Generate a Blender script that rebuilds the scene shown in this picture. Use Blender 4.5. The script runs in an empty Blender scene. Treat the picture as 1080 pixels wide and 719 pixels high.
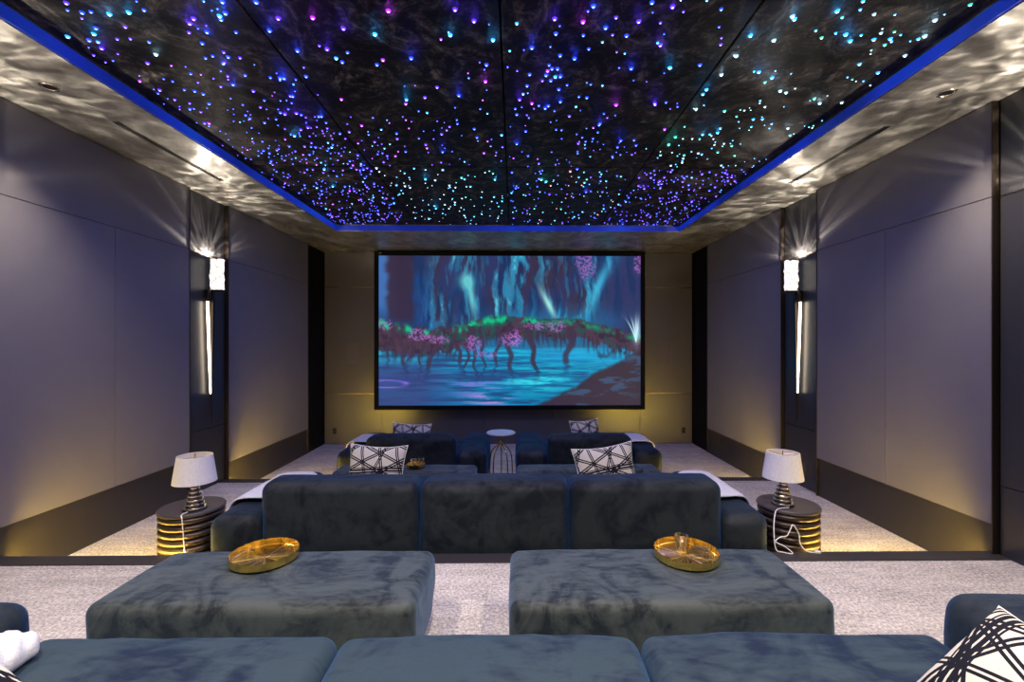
import bpy, bmesh, math, random
import numpy as np
from mathutils import Vector, Matrix, noise as mnoise
random.seed(7)
PI = math.pi
COL = bpy.context.scene.collection
sc = bpy.context.scene

# ------------------------------------------------------------------ layout
F = 485.0; VX, VY = 542.0, 361.5; CZ = 1.59
XL, XR = -3.78, 3.59            # face of the side panels
XC = 0.5 * (XL + XR)
ZC = 3.405                      # soffit height
YF = 9.23                       # front wall
T2, T1 = -0.22, -0.44           # lower tiers
YE1, YE2 = 3.45, 6.13           # edges of tiers
REC = 0.05
Z_LOW, Z_HIGH = 0.525, 2.685    # seams in the wall cladding

# ------------------------------------------------------------------ helpers
def link(o, parent=None):
    COL.objects.link(o)
    if parent is not None: o.parent = parent
    return o

def obj(name, bm, mat, parent=None, smooth=False, auto=None):
    me = bpy.data.meshes.new(name)
    bmesh.ops.recalc_face_normals(bm, faces=bm.faces[:])
    bm.to_mesh(me); bm.free()
    for m in (mat if isinstance(mat, (list, tuple)) else [mat]): me.materials.append(m)
    if smooth:
        me.polygons.foreach_set('use_smooth', [True] * len(me.polygons))
    if auto:
        me.polygons.foreach_set('use_smooth', [True] * len(me.polygons))
        try: me.set_sharp_from_angle(angle=math.radians(auto))
        except Exception: pass
    return link(bpy.data.objects.new(name, me), parent)

def thing(name, label, cat, loc=(0, 0, 0), rz=0.0, group=None):
    o = bpy.data.objects.new(name, None); COL.objects.link(o)
    o.empty_display_size = 0.1
    o.location = loc; o.rotation_euler = (0, 0, rz)
    o['label'] = label; o['category'] = cat
    if group: o['group'] = group
    return o

def tag(o, label, cat, group=None):
    o['label'] = label; o['category'] = cat
    if group: o['group'] = group
    return o

def struct(o):
    o['kind'] = 'structure'; return o

def box(bm, x0, x1, y0, y1, z0, z1, bevel=0.0, seg=2, mi=0):
    m = Matrix.Translation(((x0 + x1) / 2, (y0 + y1) / 2, (z0 + z1) / 2)) @ Matrix.Diagonal((abs(x1 - x0), abs(y1 - y0), abs(z1 - z0), 1))
    r = bmesh.ops.create_cube(bm, size=1.0, matrix=m)
    fs = set(f for v in r['verts'] for f in v.link_faces)
    for f in fs: f.material_index = mi
    if bevel > 0:
        es = list(set(e for v in r['verts'] for e in v.link_edges))
        rb = bmesh.ops.bevel(bm, geom=es, offset=bevel, segments=seg, affect='EDGES', profile=0.5)
        for f in rb['faces']: f.material_index = mi
    return bm

def nb(): return bmesh.new()

def lathe(bm, prof, cx=0, cy=0, n=48, sx=1, sy=1, mi=0, caps=True):
    rings = []
    for (r, z) in prof:
        rings.append([bm.verts.new((cx + sx * r * math.cos(2 * PI * k / n), cy + sy * r * math.sin(2 * PI * k / n), z)) for k in range(n)])
    for a, b in zip(rings[:-1], rings[1:]):
        for k in range(n):
            f = bm.faces.new((a[k], a[(k + 1) % n], b[(k + 1) % n], b[k])); f.material_index = mi
    if caps:
        for rg in (rings[0], rings[-1]):
            f = bm.faces.new(rg); f.material_index = mi
    return bm

def tube(bm, pts, r, n=8, closed=False):
    pts = [Vector(p) for p in pts]
    rad = r if isinstance(r, (list, tuple)) else [r] * len(pts)
    rings = []; N = len(pts); prev = None
    for i, p in enumerate(pts):
        a = pts[(i - 1) % N] if (closed or i > 0) else p
        b = pts[(i + 1) % N] if (closed or i < N - 1) else p
        t = (b - a).normalized()
        if prev is None:
            u = t.orthogonal().normalized()
        else:
            u = (prev - t * prev.dot(t))
            u = u.normalized() if u.length > 1e-6 else t.orthogonal().normalized()
        prev = u; w = t.cross(u)
        rings.append([bm.verts.new(p + (u * math.cos(2 * PI * k / n) + w * math.sin(2 * PI * k / n)) * rad[i]) for k in range(n)])
    M = N if closed else N - 1
    for i in range(M):
        a, b = rings[i], rings[(i + 1) % N]
        for k in range(n): bm.faces.new((a[k], a[(k + 1) % n], b[(k + 1) % n], b[k]))
    if not closed:
        bm.faces.new(rings[0]); bm.faces.new(rings[-1])
    return bm

def smooth_pts(ctrl, per=8):
    c = [Vector(p) for p in ctrl]; out = []
    for i in range(len(c) - 1):
        p0 = c[max(i - 1, 0)]; p1 = c[i]; p2 = c[i + 1]; p3 = c[min(i + 2, len(c) - 1)]
        for k in range(per):
            t = k / per
            out.append(0.5 * ((2 * p1) + (-p0 + p2) * t + (2 * p0 - 5 * p1 + 4 * p2 - p3) * t * t + (-p0 + 3 * p1 - 3 * p2 + p3) * t ** 3))
    out.append(c[-1]); return out

def axis_samples(h, r, k=5, m=10):
    z = [h - r + r * math.tan(PI / 4 * i / k) for i in range(k + 1)]
    inner = [(-(h - r) + 2 * (h - r) * i / m) for i in range(1, m)]
    return [-v for v in reversed(z)] + inner + z

def soft_box(bm, x0, x1, y0, y1, z0, z1, r, puff=(0.0, 0.0, 0.0), nz=0.0, ns=3.0, m=10, seed=0.0, flat_bottom=True):
    """an upholstered block: every edge rounded by r, faces swelling by puff, slight dents"""
    c = Vector(((x0 + x1) / 2, (y0 + y1) / 2, (z0 + z1) / 2))
    h = Vector(((x1 - x0) / 2, (y1 - y0) / 2, (z1 - z0) / 2))
    r = min(r, h.x * .98, h.y * .98, h.z * .98)
    ax = [axis_samples(h[i], r, 4, max(3, int(m))) for i in range(3)]
    cache = {}
    def V(p):
        key = (round(p[0], 5), round(p[1], 5), round(p[2], 5))
        if key in cache: return cache[key]
        q = Vector([max(-(h[i] - r), min(h[i] - r, p[i])) for i in range(3)])
        d = Vector(p) - q
        n = d.normalized() if d.length > 1e-9 else Vector((0, 0, 1))
        w = q + n * r
        u = [max(-1, min(1, w[i] / h[i])) for i in range(3)]
        e = [1 - u[i] ** 2 for i in range(3)]
        w = w + Vector((n.x * puff[0] * (max(e[1], 0) * max(e[2], 0)) ** .6,
                        n.y * puff[1] * (max(e[0], 0) * max(e[2], 0)) ** .6,
                        n.z * puff[2] * (max(e[0], 0) * max(e[1], 0)) ** .6 * (0 if (n.z < 0 and flat_bottom) else 1)))
        if nz:
            s = mnoise.noise(Vector((w.x * ns + seed, w.y * ns, w.z * ns))) + .5 * mnoise.noise(Vector((w.x * ns * 2.7 + seed, w.y * ns * 2.7, w.z * ns * 2.7)))
            if not (n.z < -.5): w = w + n * nz * s
        v = bm.verts.new(w + c); cache[key] = v
        return v
    for a in range(3):
        b, d = (a + 1) % 3, (a + 2) % 3
        for sg in (-1, 1):
            for i in range(len(ax[b]) - 1):
                for j in range(len(ax[d]) - 1):
                    ps = []
                    for (ii, jj) in ((i, j), (i + 1, j), (i + 1, j + 1), (i, j + 1)):
                        p = [0, 0, 0]; p[a] = sg * h[a]; p[b] = ax[b][ii]; p[d] = ax[d][jj]; ps.append(V(p))
                    if len(set(ps)) == 4:
                        try: bm.faces.new(ps)
                        except ValueError: pass
    return bm

# ------------------------------------------------------------------ materials
class NT:
    def __init__(s, name):
        s.m = bpy.data.materials.new(name); s.m.use_nodes = True
        s.t = s.m.node_tree; s.t.nodes.clear()
        s.out = s.t.nodes.new('ShaderNodeOutputMaterial')
        s.b = s.t.nodes.new('ShaderNodeBsdfPrincipled')
        s.t.links.new(s.b.outputs[0], s.out.inputs[0])
        s.tc = s.t.nodes.new('ShaderNodeTexCoord')
    def n(s, kind, **kw):
        x = s.t.nodes.new(kind)
        for k, v in kw.items():
            if hasattr(x, k): setattr(x, k, v)
            else: x.inputs[k.replace('_', ' ')].default_value = v
        return x
    def l(s, a, b): s.t.links.new(a, b)
    def set(s, **kw):
        for k, v in kw.items(): s.b.inputs[k.replace('_', ' ')].default_value = v
        return s
    def mapping(s, scale=(1, 1, 1), rot=(0, 0, 0), src='Object'):
        mp = s.n('ShaderNodeMapping'); mp.inputs['Scale'].default_value = scale; mp.inputs['Rotation'].default_value = rot
        s.l(s.tc.outputs[src], mp.inputs[0]); return mp.outputs[0]
    def noise(s, vec, scale, detail=4, rough=.5, dist=0):
        x = s.n('ShaderNodeTexNoise'); s.l(vec, x.inputs['Vector'])
        x.inputs['Scale'].default_value = scale; x.inputs['Detail'].default_value = detail
        x.inputs['Roughness'].default_value = rough; x.inputs['Distortion'].default_value = dist
        return x.outputs[0]
    def ramp(s, fac, stops, interp='LINEAR'):
        x = s.n('ShaderNodeValToRGB'); s.l(fac, x.inputs[0]); x.color_ramp.interpolation = interp
        el = x.color_ramp.elements
        while len(el) < len(stops): el.new(0.5)
        for e, (p, c) in zip(el, stops):
            e.position = p; e.color = (*c, 1) if len(c) == 3 else c
        return x.outputs[0]
    def bump(s, h, strength=.3, dist=.01):
        x = s.n('ShaderNodeBump'); x.inputs['Strength'].default_value = strength; x.inputs['Distance'].default_value = dist
        s.l(h, x.inputs['Height']); s.l(x.outputs[0], s.b.inputs['Normal']); return x
    def math(s, op, a, b=None):
        x = s.n('ShaderNodeMath', operation=op)
        for i, v in enumerate((a, b)):
            if v is None: continue
            if isinstance(v, (int, float)): x.inputs[i].default_value = v
            else: s.l(v, x.inputs[i])
        return x.outputs[0]

def plain(name, col, rough=.5, metal=0.0, **kw):
    t = NT(name); t.set(Base_Color=(*col, 1), Roughness=rough, Metallic=metal, **kw)
    v = t.mapping((1, 1, 1)); nz = t.noise(v, 60, 3)
    c = t.ramp(nz, [(.3, tuple(x * .92 for x in col)), (.7, tuple(min(1, x * 1.06) for x in col))])
    t.l(c, t.b.inputs['Base Color'])
    return t.m

def emit(name, col, strength, sampling='AUTO'):
    t = NT(name); t.set(Base_Color=(*col, 1), Emission_Color=(*col, 1), Emission_Strength=strength, Roughness=.5)
    try: t.m.cycles.emission_sampling = sampling
    except Exception: pass
    return t.m

def velvet(name, dark, light, sheen=.55, sheen_col=(.45, .62, .75), scale=2.2):
    t = NT(name)
    v = t.mapping((1, 1, 1))
    n1 = t.noise(v, scale, 5, .62, 1.6)
    n2 = t.noise(t.mapping((1, 3, 1), (0, 0, .5)), scale * 3.5, 4, .6, .8)
    mix = t.math('ADD', t.math('MULTIPLY', n1, .65), t.math('MULTIPLY', n2, .35))
    c = t.ramp(mix, [(.40, dark), (.47, tuple(.4 * a + .6 * b for a, b in zip(dark, light))), (.535, light)])
    t.l(c, t.b.inputs['Base Color'])
    t.set(Roughness=.72, Sheen_Weight=sheen, Sheen_Roughness=.5, Sheen_Tint=(*sheen_col, 1), Specular_IOR_Level=.25)
    r = t.ramp(mix, [(.35, (.8,) * 3), (.6, (.55,) * 3)]); t.l(r, t.b.inputs['Roughness'])
    h = t.math('ADD', t.math('MULTIPLY', n1, .8), t.math('MULTIPLY', t.noise(v, 260, 2), .12))
    t.bump(h, .35, .03)
    return t.m

M_velvet = velvet('velvet_dark_teal', (.002, .003, .003), (.013, .017, .015), .26, (.05, .22, .60))
M_velvet_seat_lit = velvet('velvet_rear_seat_blue_lit', (.002, .006, .014), (.021, .034, .036), .30, (.08, .22, .52), 1.7)  # bluer copy of the sofa velvet; blue ceiling light put into its colour
M_velvet_ott = velvet('velvet_ottoman', (.004, .006, .006), (.040, .048, .041), .5, (.18, .30, .46), 2.6)

def carpet():
    t = NT('carpet_beige')
    v = t.mapping((1, 1, 1))
    a = t.noise(v, 55, 5, .8); b = t.noise(v, 3.0, 4, .6, .8)
    st = t.noise(t.mapping((.6, 5, 1), (0, 0, .35)), 2.4, 3, .6)
    s = t.math('ADD', t.math('MULTIPLY', a, .72), t.math('ADD', t.math('MULTIPLY', b, .14), t.math('MULTIPLY', st, .14)))
    c = t.ramp(s, [(.38, (.16, .135, .11)), (.5, (.56, .49, .41)), (.60, (.90, .81, .69))])
    t.l(c, t.b.inputs['Base Color']); t.set(Roughness=.95, Sheen_Weight=.15)
    t.bump(t.math('ADD', a, t.math('MULTIPLY', b, .4)), .9, .02)
    return t.m
M_carpet = carpet()

def fabric_wall(name, col, rough=.7, spec=.35):
    t = NT(name)
    v = t.mapping((1, 1, 1)); f = t.noise(v, 420, 2); b = t.noise(v, 1.2, 4, .6, .6)
    w = t.noise(t.mapping((1, 1, 14)), 90, 2)
    s = t.math('ADD', t.math('MULTIPLY', f, .3), t.math('ADD', t.math('MULTIPLY', b, .5), t.math('MULTIPLY', w, .2)))
    c = t.ramp(s, [(.3, tuple(x * .82 for x in col)), (.7, tuple(x * 1.15 for x in col))])
    t.l(c, t.b.inputs['Base Color']); t.set(Roughness=rough, Specular_IOR_Level=spec, Sheen_Weight=.15)
    t.bump(f, .15, .002)
    return t.m
M_wallfab = fabric_wall('wall_fabric_grey', (.135, .125, .132), .5)
M_frontfab = fabric_wall('front_wall_grey', (.085, .077, .070), .33, .9)

M_lacquer = plain('lacquer_black_brown', (.030, .029, .030), .34)
M_base = plain('base_panel_dark', (.022, .019, .018), .36)
M_black = plain('matte_black', (.004, .004, .005), .7, 0, Specular_IOR_Level=.15)
M_nosing = plain('nosing_dark_wood', (.030, .026, .026), .45)
M_bronze = plain('bronze_dark', (.055, .042, .032), .38, .8)
M_brass = plain('brass_satin', (.75, .48, .16), .25, 1.0)
M_shell = plain('shell_black', (.02, .02, .022), .8)
M_plate = plain('outlet_black', (.03, .028, .026), .4)
M_grille = plain('speaker_grille_grey', (.12, .108, .095), .7)

def soffit_mat():
    t = NT('soffit_metallic_plaster')
    v = t.mapping((1, 1, 1))
    n1 = t.noise(t.mapping((1.0, .7, 1), (0, 0, .4)), 2.2, 7, .62, 1.8)
    n2 = t.noise(v, 9, 5, .6, .8)
    s = t.math('ADD', t.math('MULTIPLY', n1, .7), t.math('MULTIPLY', n2, .3))
    c = t.ramp(s, [(.36, (.12, .113, .10)), (.5, (.27, .258, .23)), (.64, (.48, .46, .415))])
    t.l(c, t.b.inputs['Base Color']); t.set(Roughness=.42, Metallic=.55)
    t.bump(s, .12, .02)
    return t.m
M_soffit = soffit_mat()

def star_panel_mat():
    t = NT('star_panel_crushed_dark')
    v = t.mapping((1, 1, 1))
    n1 = t.noise(t.mapping((1, .8, 1), (0, 0, .8)), 3.2, 8, .68, 2.6)
    n2 = t.noise(v, 14, 5, .65, 1.2)
    s = t.math('ADD', t.math('MULTIPLY', n1, .65), t.math('MULTIPLY', n2, .35))
    c = t.ramp(s, [(.42, (.003, .003, .0035)), (.50, (.009, .008, .008)), (.57, (.045, .039, .036)), (.64, (.12, .105, .095))])
    t.l(c, t.b.inputs['Base Color']); t.set(Roughness=.6, Specular_IOR_Level=.12)
    t.bump(s, .3, .03)
    return t.m
M_star_panel = star_panel_mat()

def pattern_mat(name, scale, seed, cream=(.54, .49, .38)):
    """black double lines crossing into triangles on cream"""
    t = NT(name)
    mp = t.n('ShaderNodeMapping'); mp.inputs['Location'].default_value = (seed, seed * .7, 0); mp.inputs['Scale'].default_value = (scale, scale, 0.0)
    t.l(t.tc.outputs['Object'], mp.inputs[0]); v = mp.outputs[0]
    wn = t.n('ShaderNodeTexNoise'); t.l(v, wn.inputs['Vector']); wn.inputs['Scale'].default_value = .6; wn.inputs['Detail'].default_value = 0
    vs = t.n('ShaderNodeVectorMath', operation='SCALE'); t.l(wn.outputs['Color'], vs.inputs[0]); vs.inputs['Scale'].default_value = .18
    va = t.n('ShaderNodeVectorMath', operation='ADD'); t.l(v, va.inputs[0]); t.l(vs.outputs[0], va.inputs[1])
    white = None
    for (ang, fr, off, a, b, c) in ((14, .60, .1, .14, 0, 0), (66, .66, .35, .15, 0, 0), (121, .58, .6, .16, 0, 0), (160, .33, .8, .13, 0, 0), (95, .30, .2, .20, .32, 0)):
        d = t.n('ShaderNodeVectorMath', operation='DOT_PRODUCT'); t.l(va.outputs[0], d.inputs[0])
        d.inputs[1].default_value = (math.cos(math.radians(ang)), math.sin(math.radians(ang)), 0)
        x = t.math('ADD', t.math('MULTIPLY', d.outputs['Value'], fr), off)
        e = t.math('DIVIDE', t.math('ABSOLUTE', t.math('SUBTRACT', t.math('FRACT', x), .5)), fr)
        K, W = (0, 0, 0), (1, 1, 1)
        st = [(0, W), (.032, K), (a, W)] + ([(a + .045, K), (b, W)] if b else [])
        m = t.ramp(e, st, 'CONSTANT')
        white = m if white is None else t.math('MULTIPLY', white, m)
    mx = t.n('ShaderNodeMix', data_type='RGBA'); t.l(white, mx.inputs[0])
    mx.inputs[6].default_value = (.008, .008, .012, 1); mx.inputs[7].default_value = (*cream, 1)
    t.l(mx.outputs[2], t.b.inputs['Base Color']); t.set(Roughness=.9, Specular_IOR_Level=.15)
    t.bump(t.noise(t.mapping(), 300, 2), .2, .003)
    return t.m
M_pat = pattern_mat('pillow_geometric_print', 11.5, 1.3)
M_pat2 = pattern_mat('pillow_geometric_print_large', 9.0, 5.1)

def throw_mat():
    t = NT('throw_white_knit')
    v = t.mapping((1, 1, 1)); n = t.noise(v, 120, 3)
    c = t.ramp(n, [(.3, (.48, .47, .46)), (.7, (.66, .65, .63))]); t.l(c, t.b.inputs['Base Color'])
    t.set(Roughness=.9, Sheen_Weight=.3); t.bump(n, .5, .004); return t.m
M_throw = throw_mat()

def tray_mat():
    t = NT('brushed_brass_tray')
    t.set(Base_Color=(1.0, .68, .16, 1), Metallic=1.0, Roughness=.2, Anisotropic=.8)
    g = t.n('ShaderNodeTexGradient', gradient_type='RADIAL'); t.l(t.tc.outputs['Object'], g.inputs[0])
    cb = t.n('ShaderNodeCombineXYZ'); t.l(g.outputs[1], cb.inputs[0])
    nn = t.noise(cb.outputs[0], 26, 3, .6); t.bump(nn, .5, .01)
    t.l(t.ramp(nn, [(.35, (.10,) * 3), (.65, (.34,) * 3)]), t.b.inputs['Roughness'])
    tg = t.n('ShaderNodeTangent'); tg.direction_type = 'RADIAL'; tg.axis = 'Z'; t.l(tg.outputs[0], t.b.inputs['Tangent'])
    return t.m
M_tray = tray_mat()
M_chrome = plain('lamp_polished_nickel', (.90, .80, .62), .2, 1.0)
M_chrome_dark = plain('lamp_smoked_metal', (.10, .085, .075), .2, .9)
M_rib = plain('side_table_bronze', (.075, .055, .042), .34, .75)
M_cord = plain('cord_ivory', (.82, .78, .66), .5)
M_marble = plain('marble_white', (.46, .45, .46), .25)

def shade_mat():
    t = NT('lamp_shade_linen')
    v = t.mapping((1, 1, .2)); n = t.noise(v, 160, 2)
    c = t.ramp(n, [(.3, (.72, .68, .58)), (.7, (.84, .79, .68))]); t.l(c, t.b.inputs['Base Color'])
    t.set(Roughness=.8); return t.m
M_shade = shade_mat()
def glass_mat(name, col, rough=.02, alpha=1):
    t = NT(name); t.set(Base_Color=(*col, 1), Roughness=rough, Transmission_Weight=1.0, IOR=1.45); return t.m
def thin_glass(name):
    t = NT(name); t.set(Base_Color=(1, 1, 1, 1), Metallic=1.0, Roughness=.03)
    tr = t.n('ShaderNodeBsdfTransparent'); tr.inputs[0].default_value = (.90, .91, .92, 1)
    lw = t.n('ShaderNodeLayerWeight'); lw.inputs['Blend'].default_value = .35
    f = t.math('ADD', t.math('MULTIPLY', lw.outputs['Facing'], .55), .05)
    mx = t.n('ShaderNodeMixShader'); t.l(f, mx.inputs[0]); t.l(tr.outputs[0], mx.inputs[1]); t.l(t.b.outputs[0], mx.inputs[2])
    t.l(mx.outputs[0], t.out.inputs[0]); return t.m
M_glass = thin_glass('tumbler_glass')
M_bulb = plain('bulb_frosted', (.85, .83, .78), .4)

def crystal_mat():
    t = NT('sconce_crystal_lit')
    v = t.mapping((1, 1, 1))
    vo = t.n('ShaderNodeTexVoronoi', feature='F1'); t.l(v, vo.inputs['Vector']); vo.inputs['Scale'].default_value = 42
    n = t.noise(v, 30, 3)
    s = t.math('ADD', t.math('MULTIPLY', vo.outputs['Distance'], .8), t.math('MULTIPLY', n, .5))
    st = t.ramp(s, [(.3, (.2,) * 3), (.8, (1.5,) * 3)])
    t.set(Base_Color=(.9, .9, .88, 1), Roughness=.15, Emission_Color=(1.0, .90, .80, 1))
    t.l(st, t.b.inputs['Emission Strength'])
    return t.m
M_crystal = crystal_mat()
M_tube = emit('sconce_led_tube', (1.0, .83, .62), 9.0)
M_led = emit('step_led_amber', (1.0, .68, .11), 420.0)

def cove_mat():
    t = NT('cove_led_blue')
    n = t.noise(t.mapping((1, 1, 1)), .9, 3, .5)
    c = t.ramp(n, [(.35, (.004, .020, .30)), (.55, (.010, .045, .75)), (.72, (.012, .10, .85))])
    t.l(c, t.b.inputs['Emission Color']); t.set(Base_Color=(.01, .01, .05, 1), Emission_Strength=.5, Roughness=.5)
    return t.m
M_cove = cove_mat()

# ------------------------------------------------------------------ room shell
bm = nb()
box(bm, -4.3, 4.1, -2.2, YE1, -1.0, 0)
box(bm, -4.3, 4.1, YE1, YE2, -1.0, T2)
box(bm, -4.3, 4.1, YE2, YF + .3, -1.0, T1)
struct(obj('floor', bm, M_carpet))

for i, (ye, zt) in enumerate(((YE1, 0.0), (YE2, T2))):
    bm = nb(); box(bm, XL - REC, XR + REC, ye - .13, ye + .012, zt - .03, zt + .008, .004)
    tr = struct(obj('trim_%d' % (i + 1), bm, M_nosing))
    bm = nb(); box(bm, XL - REC, XR + REC, ye + .0005, ye + .006, zt - .21, zt - .031)
    obj('riser_board', bm, M_black, tr)
    for xa, xb in ((XL + .03, -2.50), (2.32, XR - .03)):
        bm = nb(); box(bm, xa, xb, ye + .006, ye + .011, zt - .047, zt - .033)
        o = obj('led_strip', bm, M_led, tr); o['label'] = 'amber led strip under the step edge'

def side_wall(side):
    s = -1 if side == 'left' else 1
    X = XL if s < 0 else XR
    def xr(a, b):   # depth from face X outwards (b>a>=0 is into the wall)
        return tuple(sorted((X + s * a, X + s * b)))
    bm = nb(); x0, x1 = xr(REC + .01, .4); box(bm, x0, x1, -2.2, YF + .3, -.6, 3.8)
    w = struct(obj('wall_' + side, bm, M_black))
    zones = [(-2.2, 2.66, 0.0), (3.405, 5.408, T2), (6.135, 8.49, T1)]
    for (ya, yb, fl) in zones:
        zb = fl + .445
        x0, x1 = xr(0, REC)
        cuts = [ya, yb] if (yb - ya > 2.2 and fl == T1) else [ya, (ya + yb) / 2, yb]
        for a, b in zip(cuts[:-1], cuts[1:]):
            bm = nb(); box(bm, x0, x1, a + .003, b - .003, zb + .003, Z_HIGH - .002, .002)
            obj('upholstered_panel', bm, M_wallfab, w)
        bm = nb(); box(bm, x0, x1, ya + .003, yb - .003, Z_HIGH + .003, ZC - .004, .004)
        obj('upholstered_panel', bm, M_wallfab, w)
        x0, x1 = xr(.012, REC)
        bm = nb(); box(bm, x0, x1, ya, yb, fl, zb, .002); obj('base_panel', bm, M_base, w)
    for (ya, yb, fl) in [(2.66, 3.405, 0.0), (5.408, 6.135, T2)]:
        x0, x1 = xr(REC - .012, REC + .01)
        for (za, zb) in ((min(fl, 0), Z_LOW), (Z_LOW, Z_HIGH), (Z_HIGH, ZC)):
            bm = nb(); box(bm, x0, x1, ya + .02, yb - .02, za + .004, zb - .004, .003)
            obj('lacquer_panel', bm, M_lacquer, w)
        x0, x1 = xr(REC - .016, REC + .01)
        bm = nb(); box(bm, x0, x1, ya + .02, yb - .02, Z_HIGH - .004, Z_HIGH + .004)
        obj('brass_inlay', bm, M_brass, w)
        for yy in (ya, yb):
            x0, x1 = xr(-.006, REC + .01)
            bm = nb(); box(bm, x0, x1, yy - .005, yy + .005, fl, ZC - .002, .002)
            obj('bronze_edge_trim', bm, M_bronze, w)
    x0, x1 = xr(-.006, REC + .01)
    bm = nb(); box(bm, x0, x1, 8.485, 8.50, T1, ZC - .002, .002); obj('bronze_edge_trim', bm, M_bronze, w)
    x0, x1 = xr(.02, REC + .01)
    bm = nb(); box(bm, x0, x1, 8.50, YF, T1, ZC - .002); obj('lacquer_panel', bm, M_black, w)
    return w
side_wall('left'); side_wall('right')

# front wall
bm = nb(); box(bm, -4.3, 4.1, YF + .04, YF + .3, -.6, 3.8); wf = struct(obj('wall_front', bm, M_black))
xs = [XL, -2.64, -.59, .835, 2.54, XR]; zs = [T1, .575, 2.70, ZC]
for xa, xb in zip(xs[:-1], xs[1:]):
    for za, zb in zip(zs[:-1], zs[1:]):
        bm = nb(); box(bm, xa + .002, xb - .002, YF, YF + .04, za + .003, zb - .003, .003)
        obj('upholstered_panel', bm, M_frontfab, wf)
for z in zs[1:3]:
    bm = nb(); box(bm, XL, XR, YF - .004, YF + .04, z - .006, z + .006); obj('brass_inlay', bm, M_brass, wf)
bm = nb(); box(bm, -4.3, 4.1, -2.4, -2.2, -.1, 3.8); struct(obj('wall_rear', bm, M_wallfab))

# ceiling: dropped soffit ring round a raised star field
TX0, TX1, TY0, TY1 = -2.88, 2.71, -1.3, 7.50
ZS = ZC + .115
bm = nb()
box(bm, -4.3, TX0, -2.2, YF + .3, ZC, ZC + .4)
box(bm, TX1, 4.1, -2.2, YF + .3, ZC, ZC + .4)
box(bm, TX0, TX1, TY1, YF + .3, ZC, ZC + .4)
box(bm, TX0, TX1, -2.2, TY0, ZC, ZC + .4)
ceil = struct(obj('ceiling', bm, M_soffit))
bm = nb(); box(bm, -4.3, 4.1, -2.2, YF + .3, ZC + .41, ZC + .5); obj('ceiling_slab', bm, M_black, ceil)
for (a, b, c, d) in ((TX0, TX0 + .012, TY0, TY1), (TX1 - .012, TX1, TY0, TY1), (TX0, TX1, TY1 - .012, TY1), (TX0, TX1, TY0, TY0 + .012)):
    bm = nb(); box(bm, a, b, c, d, ZC + .008, ZC + .088); o = obj('cove_light', bm, M_cove, ceil); o['label'] = 'glowing blue cove light strip'

# linear air slots and recessed lights
def slot(x, y0, y1, lab):
    t = thing('air_slot', lab, 'air vent', (x, (y0 + y1) / 2, ZC))
    h = (y1 - y0) / 2
    bm = nb(); box(bm, -.016, .016, -h, h, -.004, .0); sch = obj('slot_channel', bm, M_black, t)
    bm = nb(); box(bm, -.022, -.016, -h - .006, h + .006, -.006, 0); box(bm, .016, .022, -h - .006, h + .006, -.006, 0); obj('slot_frame', bm, M_bronze, sch)
slot(-3.27, 3.82, 5.18, 'long narrow black air slot in the left ceiling soffit')
slot(3.13, 3.82, 5.18, 'long narrow black air slot in the right ceiling soffit')

M_dl = emit('downlight_lens', (1.0, .93, .84), 1.3)
M_dloff = plain('downlight_white', (.6, .6, .6), .4)
def downlight(x, y, z, lab, r=.055, white=False):
    t = thing('recessed_downlight', lab, 'ceiling light', (x, y, z), 0, 'recessed ceiling lights')
    bm = nb(); lathe(bm, [(r * .72, -.001), (r * .78, -.007), (r, -.007), (r + .006, 0), (r * .72, -.0)], n=32, caps=False)
    obj('trim_ring', bm, M_chrome if not white else M_dloff, t, smooth=True)
    bm = nb(); lathe(bm, [(r * .74, -.003), (r * .74, -.001)], n=24); obj('lens', bm, M_black if not white else M_dloff, t)
downlight(-3.29, 3.30, ZC, 'round recessed light in the left soffit, near the front end of the frame')
downlight(3.14, 3.30, ZC, 'round recessed light in the right soffit beyond the near wall lamp')
downlight(-.10, 8.70, ZC, 'small round recessed light in the soffit just above the screen', .045)
downlight(-.09, 6.0, ZS, 'small white round fitting among the stars on the centre seam', .045, True)

# ------------------------------------------------------------------ star ceiling
star_cols = {
    'blue':   ((.020, .05, 1.0), (.20, .36, 1.0)),
    'violet': ((.09, .025, .95), (.40, .28, 1.0)),
    'magenta': ((.30, .02, .60), (.75, .35, .95)),
    'cyan':   ((.02, .32, .80), (.50, .85, 1.0)),
    'teal':   ((.02, .42, .34), (.45, .95, .85)),
    'white':  ((.20, .34, .42), (.85, .97, 1.0)),
    'rose':   ((.55, .12, .16), (1.0, .68, .62)),
}
star_mesh = {}
for k, (rim, core) in star_cols.items():
    mr = emit('star_rim_' + k, rim, 2.1, 'NONE'); mc = emit('star_core_' + k, core, 5.0, 'NONE')  # saturated rim puts the glow halo round each star into its colour
    bm = nb(); n = 10
    rings = []
    for (r, z) in ((1.0, 0), (.80, -.42), (.50, -.66)):
        rings.append([bm.verts.new((r * math.cos(2 * PI * i / n), r * math.sin(2 * PI * i / n), z)) for i in range(n)])
    for j, (a, b) in enumerate(zip(rings[:-1], rings[1:])):
        for i in range(n):
            f = bm.faces.new((a[i], a[(i + 1) % n], b[(i + 1) % n], b[i])); f.material_index = 0
    tip = bm.verts.new((0, 0, -.78))
    for i in range(n):
        f = bm.faces.new((rings[2][i], rings[2][(i + 1) % n], tip)); f.material_index = 1
    f = bm.faces.new(rings[0])
    bmesh.ops.recalc_face_normals(bm, faces=bm.faces[:])
    me = bpy.data.meshes.new('star_' + k); bm.to_mesh(me); bm.free(); me.materials.append(mr); me.materials.append(mc)
    star_mesh[k] = me

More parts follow.
